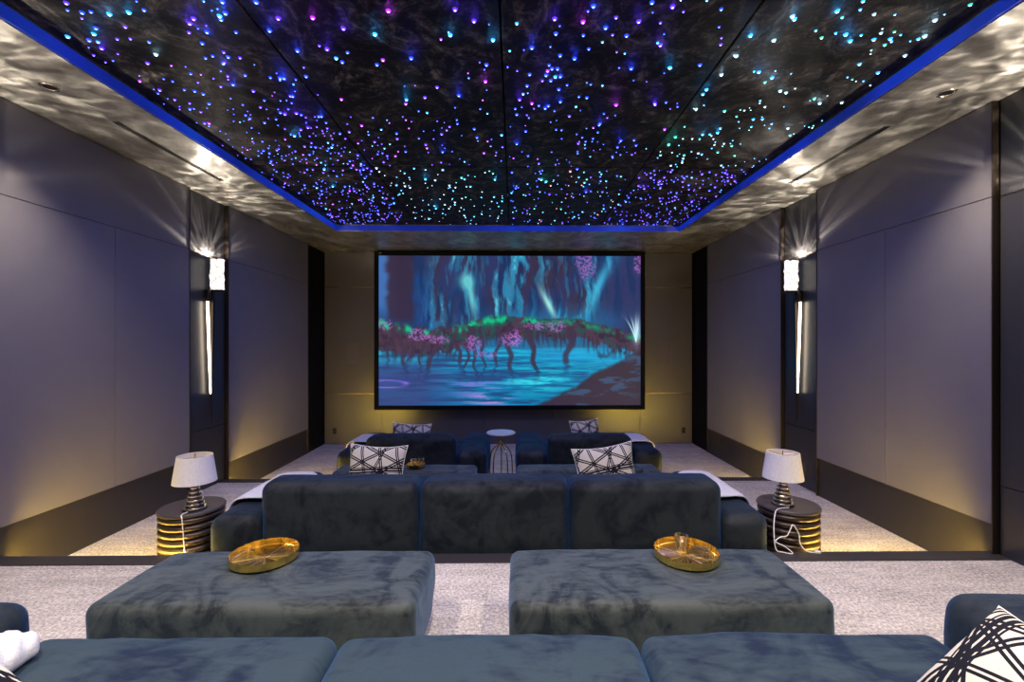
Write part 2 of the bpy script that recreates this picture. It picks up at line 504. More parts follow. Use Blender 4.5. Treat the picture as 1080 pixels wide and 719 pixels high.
def star_objs(parent, stars):
    """stars: (x, y, r, colour) relative to the panel; the largest on screen are parts of their own"""
    stars = sorted(stars, key=lambda s: -s[2] / (s[1] + parent.location.y))
    for (x, y, r, c) in stars[:98]:
        o = bpy.data.objects.new('star_light', star_mesh[c]); link(o, parent)
        o.location = (x, y, -.012); o.scale = (r, r, r)
    rest = stars[98:]
    if rest:
        names = list(star_cols); bm = nb(); n = 8
        for (x, y, r, c) in rest:
            ci = names.index(c) * 2
            rings = [[bm.verts.new((x + q * r * math.cos(2 * PI * i / n), y + q * r * math.sin(2 * PI * i / n), -.012 + z * r)) for i in range(n)] for (q, z) in ((1, 0), (.8, -.42), (.5, -.66))]
            for a, b in zip(rings[:-1], rings[1:]):
                for i in range(n): bm.faces.new((a[i], a[(i + 1) % n], b[(i + 1) % n], b[i])).material_index = ci
            bm.faces.new(rings[2]).material_index = ci + 1
            bm.faces.new(rings[0]).material_index = ci
        mats = []
        for c in names: mats += list(star_mesh[c].materials)
        o = obj('star_lights', bm, mats, parent); o['kind'] = 'stuff'

def pick(w):
    ks = list(w); return random.choices(ks, [w[k] for k in ks])[0]

cols_x = [TX0 + .02, -1.55, -.08, 1.40, TX1 - .02]
def sx(px, py): # pixel on the star plane -> world
    Y = F * (ZS - CZ) / (VY - py); return ((px - VX) / F * Y, Y)
# brightest stars of the photograph (pixel, colour)
bright = [(140,14,'cyan'),(221,34,'blue'),(168,58,'white'),(297,82,'blue'),(207,20,'violet'),(240,14,'blue'),(234,17,'cyan'),(120,16,'cyan'),(77,40,'cyan'),(104,37,'cyan'),
 (112,52,'violet'),(203,25,'violet'),(295,19,'violet'),(363,29,'violet'),(396,35,'cyan'),(429,104,'cyan'),(500,20,'violet'),(520,40,'cyan'),(512,84,'magenta'),(475,35,'cyan'),
 (434,60,'blue'),(410,10,'magenta'),(331,18,'magenta'),(315,53,'blue'),(346,51,'violet'),(272,2,'blue'),(480,8,'violet'),(238,67,'blue'),(248,89,'blue'),(286,32,'blue'),(237,2,'blue'),
 (585,17,'violet'),(639,26,'blue'),(674,19,'violet'),(615,20,'magenta'),(606,59,'blue'),(576,77,'blue'),(591,78,'blue'),(591,105,'blue'),(561,107,'magenta'),(575,112,'blue'),(666,69,'blue'),
 (707,68,'cyan'),(691,106,'violet'),(697,44,'violet'),(650,108,'magenta'),(633,128,'blue'),(655,146,'blue'),(545,150,'blue'),(548,103,'violet'),(561,48,'blue'),(710,3,'violet'),(626,3,'blue'),
 (793,33,'cyan'),(802,72,'cyan'),(816,78,'cyan'),(746,91,'cyan'),(818,38,'white'),(895,31,'cyan'),(886,6,'cyan'),(838,12,'white'),(840,15,'cyan'),(735,112,'white'),(713,142,'teal'),
 (742,139,'cyan'),(758,137,'cyan'),(706,150,'teal'),(833,132,'white'),(867,105,'white'),(900,38,'cyan'),(825,92,'white'),(762,75,'white'),(778,55,'white'),(980,32,'white'),(991,15,'white'),
 (343,178,'cyan'),(352,196,'cyan'),(467,159,'blue'),(384,178,'blue'),(302,120,'violet'),(314,119,'violet'),(326,134,'violet'),(340,122,'blue'),(312,143,'cyan'),(301,82,'blue'),(310,101,'blue'),
 (460,219,'cyan'),(522,188,'cyan'),(449,188,'cyan'),(544,197,'blue'),(618,201,'blue'),(680,197,'violet'),(571,188,'teal'),(576,190,'teal'),(692,239,'teal'),(657,235,'blue'),(484,99,'blue')]
far = {0: ({'blue': 7, 'violet': 4, 'cyan': 1.2, 'magenta': .7}, 215), 1: ({'white': 4, 'cyan': 5, 'teal': 1}, 110),
       2: ({'blue': 4, 'cyan': 3.2, 'teal': 2, 'violet': 1.5, 'rose': .8}, 130), 3: ({'violet': 7, 'blue': 3, 'cyan': .8, 'teal': .6}, 215)}
near = {0: ({'blue': 6, 'violet': 3.5, 'magenta': .8, 'cyan': 1}, 235), 1: ({'blue': 4, 'violet': 2.5, 'magenta': .9, 'cyan': 1.2}, 105),
        2: ({'blue': 6, 'violet': 2, 'magenta': .8, 'cyan': 1}, 130), 3: ({'white': 3, 'cyan': 3.5, 'teal': 2}, 120)}
lab_near = ['star ceiling panel nearest the left soffit, dense blue and violet stars', 'star ceiling panel left of the centre seam, sparse violet stars, nearer row',
            'star ceiling panel right of the centre seam, scattered blue and violet stars, nearer row', 'star ceiling panel beside the right soffit with sparse pale teal stars']
lab_far = ['star ceiling panel at the far left corner, crowded with blue stars', 'star ceiling panel above the left half of the screen, pale cyan stars',
           'star ceiling panel above the right half of the screen, mixed blue, teal and rose stars', 'star ceiling panel at the far right corner, crowded with violet stars']
for row, (ya, yb, spec, labs) in enumerate(((5.02, TY1 - .02, far, lab_far), (2.52, 5.02, near, lab_near))):
    for c in range(4):
        xa, xb = cols_x[c], cols_x[c + 1]
        xm, ym = (xa + xb) / 2, (ya + yb) / 2
        t = thing('star_ceiling_panel', labs[c], 'ceiling panel', (xm, ym, ZS), 0, 'star ceiling panels')
        bm = nb(); box(bm, xa - xm + .006, xb - xm - .006, ya - ym + .006, yb - ym - .006, -.012, .02, .005)
        obj('panel_board', bm, M_star_panel, t)
        w, n = spec[c]; st = []; tries = 0
        n2 = n
        while len(st) < n2 and tries < 9000:
            tries += 1
            u, v = random.random(), random.random()
            x = xa + .03 + u * (xb - xa - .06); y = ya + .03 + v * (yb - ya - .06)
            # clumps
            dn = .5 + .9 * mnoise.noise(Vector((x * 1.9 + 3.3, y * 1.9, 7.7))) + .5 * mnoise.noise(Vector((x * 4.1, y * 4.1 + 9, 2.2)))
            if row == 1: dn *= .35 + .9 * v
            if row == 1 and c == 0: dn *= 1.2
            if row == 0: dn = .45 + dn * .6
            if random.random() > dn: continue
            if any((x - xm - a[0]) ** 2 + (y - ym - a[1]) ** 2 < .035 ** 2 for a in st): continue
            r = random.choice((.0065, .008, .0095, .0115, .014)) * (1.15 if row == 0 else 1.0)
            st.append((x - xm, y - ym, r, pick(w)))
        for (px, py, cc) in bright:
            x, y = sx(px, py)
            if xa + .02 < x < xb - .02 and ya + .02 < y < yb - .02: st.append((x - xm, y - ym, .0145 if row else .016, cc))
        star_objs(t, st)
# the rows of panels over and behind the camera
bm = nb()
for c in range(4):
    for ya, yb in ((TY0 + .02, .02), (.02, 2.52)):
        box(bm, cols_x[c] + .006, cols_x[c + 1] - .006, ya + .006, yb - .006, ZS - .012, ZS + .02)
obj('star_field_rear', bm, M_star_panel, ceil)

# ------------------------------------------------------------------ projection screen
def vnoise(u, v, fx, fy, seed):
    rs = np.random.RandomState(seed); g = rs.rand(int(fy * 4) + 6, int(fx * 4) + 6)
    x = u * fx + fx * 2; y = v * fy + fy * 2; xi = np.floor(x).astype(int); yi = np.floor(y).astype(int); a = x - xi; b = y - yi
    a = a * a * (3 - 2 * a); b = b * b * (3 - 2 * b)
    xi = xi % (g.shape[1] - 1); yi = yi % (g.shape[0] - 1)
    return (g[yi, xi] * (1 - a) + g[yi, xi + 1] * a) * (1 - b) + (g[yi + 1, xi] * (1 - a) + g[yi + 1, xi + 1] * a) * b
def fbm(u, v, fx, fy, seed, o=4):
    s = 0; amp = .5; tot = 0
    for k in range(o):
        s = s + amp * vnoise(u, v, fx * 2 ** k, fy * 2 ** k, seed + k); tot += amp; amp *= .55
    return s / tot
def warp0(u, v): return u + .04 * (fbm(u, v, 5, 5, 120) - .5)
def screen_picture(W, H):
    u, v = np.meshgrid(np.linspace(0, 1, W) * .9999, np.linspace(0, 1, H) * .9999)   # v down
    asp = 1.745
    def S(a, b, x): t = np.clip((x - a) / (b - a), 0, 1); return t * t * (3 - 2 * t)
    def mix(c, d, m): return c * (1 - m[..., None]) + np.array(d) / 255.0 * m[..., None]
    img = np.zeros((H, W, 3)) + np.array((50, 58, 96)) / 255
    img = mix(img, (24, 70, 125), S(.3, .75, fbm(u, v, 4, 3, 1)) * .9)
    img = mix(img, (62, 50, 70), S(.45, .68, fbm(u, v, 9, 3, 11)) * .8); img = mix(img, (20, 52, 92), S(.5, .65, fbm(warp0(u, v), v, 50, 6, 13, 5)) * .6)
    img = mix(img, (74, 118, 176), S(.075, .02, u - .02 * fbm(v, u, 20, 3, 5)) * S(.5, .3, v) * .8)
    img = mix(img, (58, 46, 66), S(.03, .0, np.abs(u - .085 + .03 * fbm(v, u, 14, 3, 6) - .01) - .035) * S(.5, .4, v) * .9)
    # falling water: ragged strands
    warp = u + .035 * (fbm(u, v, 5, 6, 20) - .5) + .05 * (v - .3) * (fbm(u, v, 3, 2, 21) - .5)
    strands = fbm(warp, v, 60, 6, 22, 5)
    for (c, wd, amp, sl) in ((.24, .05, .75, -.10), (.345, .05, .9, .03), (.50, .05, 1.0, -.16), (.555, .04, .9, .0), (.645, .035, 1.0, .17), (.83, .045, 1.0, -.22), (.72, .06, .5, .1), (.43, .03, .5, -.05)):
        m = np.exp(-((u - c - sl * (v - .15)) / wd) ** 2) * S(.43, .60, strands) * amp * S(.62, .40, v)
        img = mix(img, (52, 150, 184), np.clip(m, 0, 1) * .7)
        img = mix(img, (128, 214, 220), np.clip(m * S(.62, .80, strands) * S(.4, .6, fbm(u, v, 30, 16, 77)), 0, 1) * .8)
    img = mix(img, (30, 130, 175), S(.28, .46, v) * S(.62, .4, v) * S(.25, .6, u) * S(1.0, .8, u) * .5)
    m = np.exp(-(((u - .335) / .03) ** 2 + ((v - .17) / .05) ** 2)) + np.exp(-(((u - .345 - .1 * (v - .2)) / .014) ** 2 + ((v - .28) / .12) ** 2))
    img = mix(img, (112, 206, 205), np.clip(m, 0, 1) * .8)
    m = np.exp(-(((u - .64 - .28 * (v - .30)) / .013) ** 2 + ((v - .32) / .10) ** 2)); img = mix(img, (170, 232, 215), np.clip(m, 0, 1) * .8)
    m = np.exp(-(((u - .85 + .25 * (v - .15)) / .02) ** 2 + ((v - .2) / .18) ** 2)); img = mix(img, (70, 180, 210), np.clip(m, 0, 1) * .8)
    # water
    wt = .60 + 0 * u
    wm = S(wt, wt + .03, v)
    wc = np.zeros_like(img) + np.array((14, 118, 156)) / 255
    hs = fbm(u, v, 9, 60, 31, 5)
    wc = mix(wc, (40, 176, 200), S(.48, .70, hs) * S(.95, .6, v) * .9)
    wc = mix(wc, (60, 68, 120), S(.42, .12, u) * S(.62, .8, v) * .8)
    wc = mix(wc, (52, 62, 108), S(.5, .3, hs) * .75)
    wc = mix(wc, (60, 190, 205), S(.52, .64, hs) * np.exp(-(((u - .6) / .16) ** 2 + ((v - .84) / .07) ** 2)))
    wc = mix(wc, (216, 130, 205), S(.46, .60, hs) * np.exp(-(((u - .42) / .08) ** 2 + ((v - .95) / .06) ** 2)) * .95)
    wc = mix(wc, (120, 110, 190), S(.5, .62, hs) * np.exp(-(((u - .36) / .10) ** 2 + ((v - .86) / .08) ** 2)) * .8)
    wc = mix(wc, (30, 150, 195), S(.1, .0, np.abs(v - .67)) * S(.5, .7, u) * .7)
    img = img * (1 - wm[..., None]) + wc * wm[..., None]
    img = mix(img, (40, 150, 190), S(.50, .60, v) * S(.70, .62, v) * .5 * S(.1, .3, u))
    # arching mossy root bank with trunks standing in the water
    top = .405 + .09 * np.sin(PI * np.clip((u + .03) / .46, 0, 1)) + .015 * S(.45, .7, u) + .10 * S(.72, 1.0, u) + .02 * (fbm(u, v * 0, 22, 1, 41) - .5)
    thick = .115 + .07 * (fbm(u, v * 0, 16, 1, 43) - .3) + .05 * S(.35, .1, u)
    rag = .05 * (fbm(u, v, 60, 14, 44) - .5)
    body = S(-.008, .008, v - top + rag * .6) * S(.012, -.012, v - (top + thick) + rag * 1.6)
    img = mix(img, (78, 58, 72), body * .94); img = mix(img, (52, 40, 58), body * S(.5, .62, fbm(u, v, 40, 30, 46)) * .8)
    img = mix(img, (36, 84, 78), body * S(.5, .66, fbm(u, v, 30, 18, 47)) * .7)
    rt = S(.50, .66, fbm(u + .5 * (v - .55) * (fbm(u, v * 0, 9, 1, 95) - .5), v, 120, 9, 91, 3)) * S(.0, .02, v - top - thick * .6) * S(.10, .0, v - top - thick) * S(.02, .2, u + .1)
    img = mix(img, (60, 46, 66), np.clip(rt, 0, 1) * .7)
    moss = np.exp(-((v - top - .02 + rag) / .022) ** 2) * S(.36, .6, fbm(u, v, 34, 12, 48))
    img = mix(img, (18, 168, 122), np.clip(moss * (.55 + .6 * (u < .6)), 0, 1))
    for (x0, x1, y1, w) in ((.085, .10, .74, .010), (.145, .11, .70, .010), (.17, .155, .73, .008), (.235, .18, .76, .012), (.29, .315, .72, .010), (.355, .37, .77, .008), (.39, .40, .74, .007), (.46, .44, .73, .008), (.49, .505, .76, .012), (.575, .60, .76, .012), (.585, .595, .74, .008), (.735, .71, .72, .016), (.345, .33, .75, .007), (.055, .03, .68, .009)):
        t = np.clip((v - .5) / (y1 - .5), 0, 1)
        cx = x0 + (x1 - x0) * t ** 1.5 + .006 * np.sin(v * 40 + x0 * 90)
        m = S(w * (1.5 - .5 * t), w * .35 * (1.2 - .5 * t), np.abs(u - cx) + .006 * (fbm(u, v, 90, 40, 49) - .5)) * (v > .47) * (v < y1)
        img = mix(img, (66, 52, 72), m * .85)
        m2 = S(w * 1.2, .0, np.abs(u - cx + .004 * np.sin(v * 160))) * (v >= y1) * S(y1 + .12, y1, v)
        img = mix(img, (40, 52, 92), m2 * .6)
    fl = fbm(u, v, 190, 108, 55, 2)
    for (x, y, rx, ry) in ((.36, .585, .038, .055), (.50, .56, .05, .05), (.52, .55, .02, .07), (.15, .53, .05, .045), (.02, .46, .035, .05), (.23, .56, .05, .04), (.68, .47, .035, .045), (.60, .47, .05, .03), (.79, .05, .045, .11), (.99, .06, .022, .08), (.41, .66, .05, .03)):
        d = ((u - x) / rx) ** 2 + ((v - y) / ry) ** 2
        m = S(1.2, .3, d + 1.2 * (fbm(u, v, 40, 22, 57) - .5)) * S(.40, .58, fl)
        img = mix(img, (168, 104, 184), np.clip(m, 0, 1) * .7)
    # dark bank at lower right
    edge = 1.03 - .0 * u - (u - .58) * .95 + .05 * (fbm(u, v * 0, 12, 1, 60) - .5)
    bk = S(-.02, .015, v - edge) * (u > .5)
    img = mix(img, (62, 50, 62), bk * .97)
    img = mix(img, (66, 104, 138), bk * S(.56, .68, fbm(u + v * .6, v, 16, 40, 61)) * S(.4, .12, v - edge) * .55)
    # hanging twigs at right, glowing plant and glowing ring on the shore
    tw = S(.05, .0, np.abs(v - .66 - .03 * np.sin(u * 60))) * S(.5, .7, fbm(u, v, 50, 24, 63)) * S(.80, .86, u)
    img = mix(img, (50, 44, 66), np.clip(tw, 0, 1) * .8)
    for (dx, k) in ((-.06, 1.6), (-.045, 1.2), (-.02, 1.1), (.0, 1.0), (.012, .9), (-.03, 1.9)):
        t = np.clip((.58 - v) / .2, 0, 1)
        cx = .982 + dx * t ** k
        img = mix(img, (190, 225, 215), S(.0032, .0, np.abs(u - cx)) * S(.585, .56, v) * S(.36, .50, v) * .75)
    img = mix(img, (190, 225, 240), np.clip(np.exp(-(((u - .985) / .014) ** 2 + ((v - .5) / .08) ** 2)), 0, 1) * .8)
    d = np.sqrt(((u - .03) / .10) ** 2 + ((v - .855) / .03) ** 2)
    img = mix(img, (140, 105, 215), np.exp(-((d - .8) / .16) ** 2) * .85 * S(.13, .1, u) * (.4 + .6 * S(.3, .5, hs)))
    img = np.clip((img - .28) * 1.22 + .265, 0, 1)
    return np.where(img <= .04045, img / 12.92, ((img + .055) / 1.055) ** 2.4)

def build_screen():
    Y = 9.02
    X0, X1 = (395 - VX) / F * Y, (681 - VX) / F * Y
    Z1 = ZC - .02; Z0 = CZ - (432 - VY) / F * Y
    t = thing('projection_screen', 'wide black framed screen showing a glowing blue waterfall and flowers', 'screen', ((X0 + X1) / 2, Y, Z0))
    hw = (X1 - X0) / 2; H = Z1 - Z0; b = .082
    bm = nb()
    box(bm, -hw, hw, 0, .07, 0, b, .006); box(bm, -hw, hw, 0, .07, H - b, H, .006)
    box(bm, -hw, -hw + b, 0, .07, b * .9, H - b * .9, .006); box(bm, hw - b, hw, 0, .07, b * .9, H - b * .9, .006)
    obj('screen_frame', bm, M_black, t)
    bm = nb(); box(bm, -hw + .02, hw - .02, .045, .2, .02, H - .02); obj('screen_backing', bm, M_black, t)
    nx, ny = 520, 298
    img = screen_picture(nx, ny)
    vs = []; fs = []
    xs_ = np.linspace(-hw + b * .95, hw - b * .95, nx); zs_ = np.linspace(H - b * .95, b * .95, ny)
    for j in range(ny):
        for i in range(nx): vs.append((xs_[i], .04, zs_[j]))
    for j in range(ny - 1):
        for i in range(nx - 1):
            a = j * nx + i; fs.append((a, a + nx, a + nx + 1, a + 1))
    me = bpy.data.meshes.new('screen_picture'); me.from_pydata(vs, [], fs)
    ca = me.color_attributes.new('picture', 'FLOAT_COLOR', 'POINT')
    rgba = np.ones((ny * nx, 4)); rgba[:, :3] = img.reshape(-1, 3)
    ca.data.foreach_set('color', rgba.ravel().astype(np.float32))
    m = NT('screen_projected_picture'); at = m.n('ShaderNodeAttribute'); at.attribute_name = 'picture'
    m.l(at.outputs['Color'], m.b.inputs['Emission Color']); m.set(Base_Color=(.02, .02, .02, 1), Roughness=.8, Emission_Strength=SCREEN_E)
    me.materials.append(m.m)
    o = link(bpy.data.objects.new('picture_surface', me), t)
    bm = nb(); box(bm, -hw + .10, -hw + .14, -.003, 0, H - .05, H - .035); obj('frame_badge', bm, M_chrome, t)
SCREEN_E = 1.0
build_screen()

# in-wall speakers and outlets
def wall_speaker(x, lab):
    t = thing('wall_speaker', lab, 'speaker', (x, YF, 1.14))
    bm = nb(); box(bm, -.135, .135, -.008, 0, 0, .46, .004); sf = obj('speaker_frame', bm, M_frontfab, t)
    bm = nb(); box(bm, -.122, .122, -.010, -.006, .014, .446, .002); obj('speaker_grille', bm, M_grille, sf)
wall_speaker(-3.205, 'flush rectangular wall speaker left of the screen'); wall_speaker(3.035, 'flush rectangular wall speaker right of the screen')
def outlet(loc, rz, lab):
    t = thing('wall_outlet', lab, 'outlet', loc, rz)
    bm = nb(); box(bm, -.042, .042, -.006, 0, -.062, .062, .003); cp = obj('cover_plate', bm, M_plate, t)
    for dz in (-.024, .024):
        bm = nb(); box(bm, -.017, .017, -.009, -.005, dz - .015, dz + .015, .003); obj('socket', bm, M_black, cp)
outlet((-3.58, YF, -.17), 0, 'small dark outlet on the front wall near the left corner')
outlet((3.42, YF, -.17), 0, 'small dark outlet on the front wall near the right corner')
outlet((XR + .012, 7.92, -.12), -PI / 2, 'small dark outlet low on the right wall base panel')

# ------------------------------------------------------------------ wall sconces
def crystal_light(loc, energy, tilt):
    ld = bpy.data.lights.new('sconce_uplight', 'SPOT'); ld.energy = energy; ld.color = (1.0, .88, .74)
    ld.spot_size = math.radians(172); ld.spot_blend = .25; ld.shadow_soft_size = .012
    ld.use_nodes = True; nt = ld.node_tree; em = nt.nodes.get('Emission')
    tc = nt.nodes.new('ShaderNodeTexCoord')
    nz = nt.nodes.new('ShaderNodeTexNoise'); nz.inputs['Scale'].default_value = 5.0; nz.inputs['Detail'].default_value = 3.0; nz.inputs['Distortion'].default_value = .7
    mp = nt.nodes.new('ShaderNodeMapping'); mp.inputs['Scale'].default_value = (1.0, 1.6, 1.0); mp.inputs['Location'].default_value = (loc[0] * 3.1, loc[1] * 1.7, 0)
    nt.links.new(tc.outputs['Normal'], mp.inputs[0]); nt.links.new(mp.outputs[0], nz.inputs['Vector'])
    rp = nt.nodes.new('ShaderNodeValToRGB'); el = rp.color_ramp.elements
    el[0].position = .38; el[0].color = (.05, .05, .05, 1); el[1].position = .66; el[1].color = (1, 1, 1, 1)
    e = el.new(.54); e.color = (.28, .28, .28, 1)
    nt.links.new(nz.outputs[0], rp.inputs[0])
    mu = nt.nodes.new('ShaderNodeMath'); mu.operation = 'MULTIPLY'; mu.inputs[1].default_value = 2.4
    nt.links.new(rp.outputs[0], mu.inputs[0]); nt.links.new(mu.outputs[0], em.inputs['Strength'])
    o = bpy.data.objects.new('sconce_uplight', ld); COL.objects.link(o)
    o.location = loc; o.rotation_euler = (PI, tilt, 0)
    return o

def sconce(side, yc, lab):
    s = -1 if side == 'left' else 1          # s: direction into the wall
    X = (XL if s < 0 else XR) + s * (REC - .012)
    t = thing('wall_sconce', lab, 'wall lamp', (X, yc, .58), 0, 'crystal topped wall sconces')
    i = -s                                    # into the room
    def bx(a, b): return tuple(sorted((i * a, i * b)))
    bm = nb(); x0, x1 = bx(0, .02); box(bm, x0, x1, -.03, .03, 1.36, 1.62, .004); obj('back_plate', bm, M_bronze, t)
    # tapering blade, wide at the top, pointed at the bottom
    bm = nb(); rows = []
    for (z, hw, d0, d1) in ((0, .004, .035, .045), (.4, .012, .030, .052), (1.2, .020, .026, .060), (1.62, .024, .022, .066), (1.66, .024, .022, .066)):
        rows.append([bm.verts.new((i * a, .035 + b - .02 * (1 - z / 1.66), z)) for (a, b) in ((d0, -hw), (d1, -hw), (d1, hw), (d0, hw))])
    for a, b in zip(rows[:-1], rows[1:]):
        for k in range(4): bm.faces.new((a[k], a[(k + 1) % 4], b[(k + 1) % 4], b[k]))
    bm.faces.new(rows[0]); bm.faces.new(rows[-1]); obj('tapered_blade', bm, M_bronze, t)
    bm = nb(); tube(bm, [(i * .040, -.052, 1.53), (i * .042, -.028, .95), (i * .042, .0, .38)], [.015, .014, .008], 12); obj('light_tube', bm, M_tube, t, smooth=True)
    bm = nb(); tube(bm, [(i * .045, -.02, 1.66), (i * .045, -.04, 1.60), (i * .045, -.052, 1.52)], [.026, .030, .020], 12); obj('tube_holder', bm, M_bronze, t, smooth=True)
    # crystal slab standing out from the wall
    bm = nb(); nz_ = 12; ny_ = 5
    x0, x1 = bx(.045, .20)
    soft_box(bm, x0, x1, -.022, .028, 1.67, 2.05, .012, (.003, .006, .003), .012, 26.0, 9, seed=yc)
    obj('crystal_block', bm, M_crystal, t, smooth=True)
    bm = nb(); x0, x1 = bx(0, .205); box(bm, x0, x1, -.03, .036, 1.645, 1.67, .003); obj('crystal_bracket', bm, M_bronze, t)
    crystal_light((X + i * .085, yc, .58 + 2.075), 58.0 if yc > 4 else 80.0, 0.0)
sconce('left', 5.77, 'crystal topped wall lamp with glowing tube on the left wall, behind the left table lamp')
sconce('right', 5.77, 'crystal topped wall lamp with glowing tube on the right wall, behind the right table lamp')
sconce('left', 2.98, 'crystal topped wall lamp on the left wall nearest the rear sofa')
sconce('right', 2.98, 'crystal topped wall lamp on the right wall nearest the rear sofa')

# ------------------------------------------------------------------ sofas
def sofa(name, label, cat, x0, x1, yb, z, back_top, arm_h, arm_l, nb_cush, xb0, xb1, arm_len=1.35, seat_h=.44, seed=0, group='low velvet sofas', back_t=.30, mat=M_velvet, seat_front=None, bounds=None, seat_mat=None):
    """backrest outer face at yb, seat opening towards the screen (+Y); xb0..xb1 is the span between the arms"""
    xc = (x0 + x1) / 2
    t = thing(name, label, cat, (xc, yb, z), 0, group)
    sf = seat_front if seat_front is not None else arm_len - .05
    bm = nb(); soft_box(bm, xb0 - xc + .004, xb1 - xc - .004, .05, sf - .04, .03, .225, .03); obj('seat_base', bm, mat, t, smooth=True)
    for i, (a, b) in enumerate(((x0, xb0), (xb1, x1))):
        bm = nb(); soft_box(bm, a - xc, b - xc, 0, arm_len, .03, arm_h, .085, (.015, .02, .02), .010, 3.2, 10, seed=seed + 5 * i)
        obj('armrest', bm, mat, t, smooth=True)
    bs = bounds or [xb0 + (xb1 - xb0) * k / nb_cush for k in range(nb_cush + 1)]
    for k in range(nb_cush):
        a, b = bs[k] - xc + .008, bs[k + 1] - xc - .008
        bm = nb(); soft_box(bm, a, b, 0.0, back_t, .05 if k or 1 else .23, back_top, .075, (.01, .03, .02), .012, 2.6, 12, seed=seed + k * 3.1)
        obj('back_cushion', bm, mat, t, smooth=True)
        bm = nb(); soft_box(bm, a, b, back_t + .01, sf, .23, seat_h, .06, (.012, .02, .025), .012, 2.8, 12, seed=seed + k * 7.7 + 1)
        obj('seat_cushion', bm, seat_mat or mat, t, smooth=True)
    for (lx, ly) in ((x0 - xc + .12, .12), (x1 - xc - .12, .12), (x0 - xc + .12, arm_len - .12), (x1 - xc - .12, arm_len - .12)):
        bm = nb(); lathe(bm, [(.025, 0), (.03, .045)], lx, ly, 16); obj('foot', bm, M_black, t)
    return t

# middle row
sofa('long_sofa', 'long dark velvet sofa seen from behind, three back cushions, middle row', 'sofa', -2.35, 1.99, 3.53, T2,     .728, .468, .38, 3, -1.955, 1.62, arm_len=1.33, seed=1.0, bounds=[-1.955, -.737, .432, 1.62])
# front row
sofa('lounge_sofa', 'wide velvet lounge seat in the front row, left of the small round table', 'sofa', -2.445, -.39, 6.32, T1, .735, .53, .4, 1, -2.05, -.80, arm_len=1.4, seed=8.0)
sofa('lounge_sofa', 'wide velvet lounge seat in the front row, right of the small round table', 'sofa', .04, 2.06, 6.32, T1, .735, .53, .4, 1, .46, 1.65, arm_len=1.4, seed=12.0)
# rear row
sofa('rear_sofa', 'blue green velvet sofa nearest the camera with three wide seat cushions', 'sofa', -2.27, 2.11, .55, 0, .76, .615, .4, 3, -1.85, 1.685, arm_len=1.27, seat_h=.445, seat_mat=M_velvet_seat_lit, seed=21.0, seat_front=1.28, bounds=[-1.85, -.683, .49, 1.68])

def ottoman(x0, x1, y0, y1, z, label, seed, h=.42):
    xc, yc = (x0 + x1) / 2, (y0 + y1) / 2
    t = thing('velvet_ottoman', label, 'ottoman', (xc, yc, z), 0, 'long velvet ottomans')
    bm = nb(); soft_box(bm, x0 - xc, x1 - xc, y0 - yc, y1 - yc, .05, h, .05, (.004, .012, .008), .007, 2.6, 14, seed=seed)
    for v in bm.verts:
        if v.co.z < .25: 
            k = 1 - .03 * (.25 - v.co.z) / .2; v.co.x *= k
    obj('cushion_top', bm, M_velvet_ott, t, smooth=True)
    bm = nb(); box(bm, x0 - xc + .10, x1 - xc - .10, y0 - yc + .08, y1 - yc - .08, 0, .06); obj('plinth', bm, M_black, t)
ottoman(-1.92, -.445, 2.06, 2.63, 0, 'grey green velvet ottoman on the left, bearing the empty gold tray', 31)
ottoman(-.02, 1.475, 2.06, 2.63, 0, 'grey green velvet ottoman on the right, bearing the gold tray with glasses', 37)
ottoman(-1.98, -.42, 4.98, 5.30, T2, 'blue velvet ottoman ahead of the middle sofa, left one with the small tray', 41)
ottoman(.03, 1.61, 4.98, 5.30, T2, 'blue velvet ottoman ahead of the middle sofa, right of the centre aisle', 43)

# ------------------------------------------------------------------ trays and tumblers
def tray(x, y, z, r, rim, lab, name='brass_tray'):
    bm = nb(); lathe(bm, [(.001, 0), (r - .004, 0), (r, .004), (r, rim), (r - .004, rim), (r - .005, .008), (r - .01, .005), (.001, .005)], n=96, caps=False)
    o = obj(name, bm, M_tray, None, auto=30); o.location = (x, y, z)
    return tag(o, lab, 'tray', 'round brass trays')
OT = .436
tray(-1.335, 2.485, OT, .168, .040, 'empty round brass tray on the left grey green ottoman')
tray(.93, 2.475, OT, .168, .040, 'round brass tray with two tumblers on the right grey green ottoman')
tray(-1.09, 5.12, T2 + OT, .10, .035, 'small brass tray on the blue ottoman behind the left patterned pillow')
def tumbler(loc, rot, lab, s=1.0):
    r = .036 * s; h = .088 * s
    bm = nb(); lathe(bm, [(.001, 0), (r * .86, 0), (r * .9, .004), (r, h), (r - .003, h), (r * .84, .016), (.001, .013)], n=32, caps=False)
    o = obj('glass_tumbler', bm, M_glass, None, smooth=True); o.location = loc; o.rotation_euler = rot
    tag(o, lab, 'glass', 'clear glass tumblers'); return o
tumbler((.925, 2.53, OT + .0055), (0, 0, 0), 'clear glass tumbler standing upright in the brass tray on the right ottoman')
tumbler((.945, 2.445, OT + .0055 + .035), (PI / 2 - .02, 0, 1.15), 'clear glass tumbler lying on its side in the brass tray on the right ottoman')
tumbler((-1.11, 5.10, T2 + OT + .0055), (0, 0, 0), 'left glass tumbler in the small tray on the blue ottoman', .95)
tumbler((-1.035, 5.14, T2 + OT + .0055), (0, 0, 0), 'right glass tumbler in the small tray on the blue ottoman', .95)

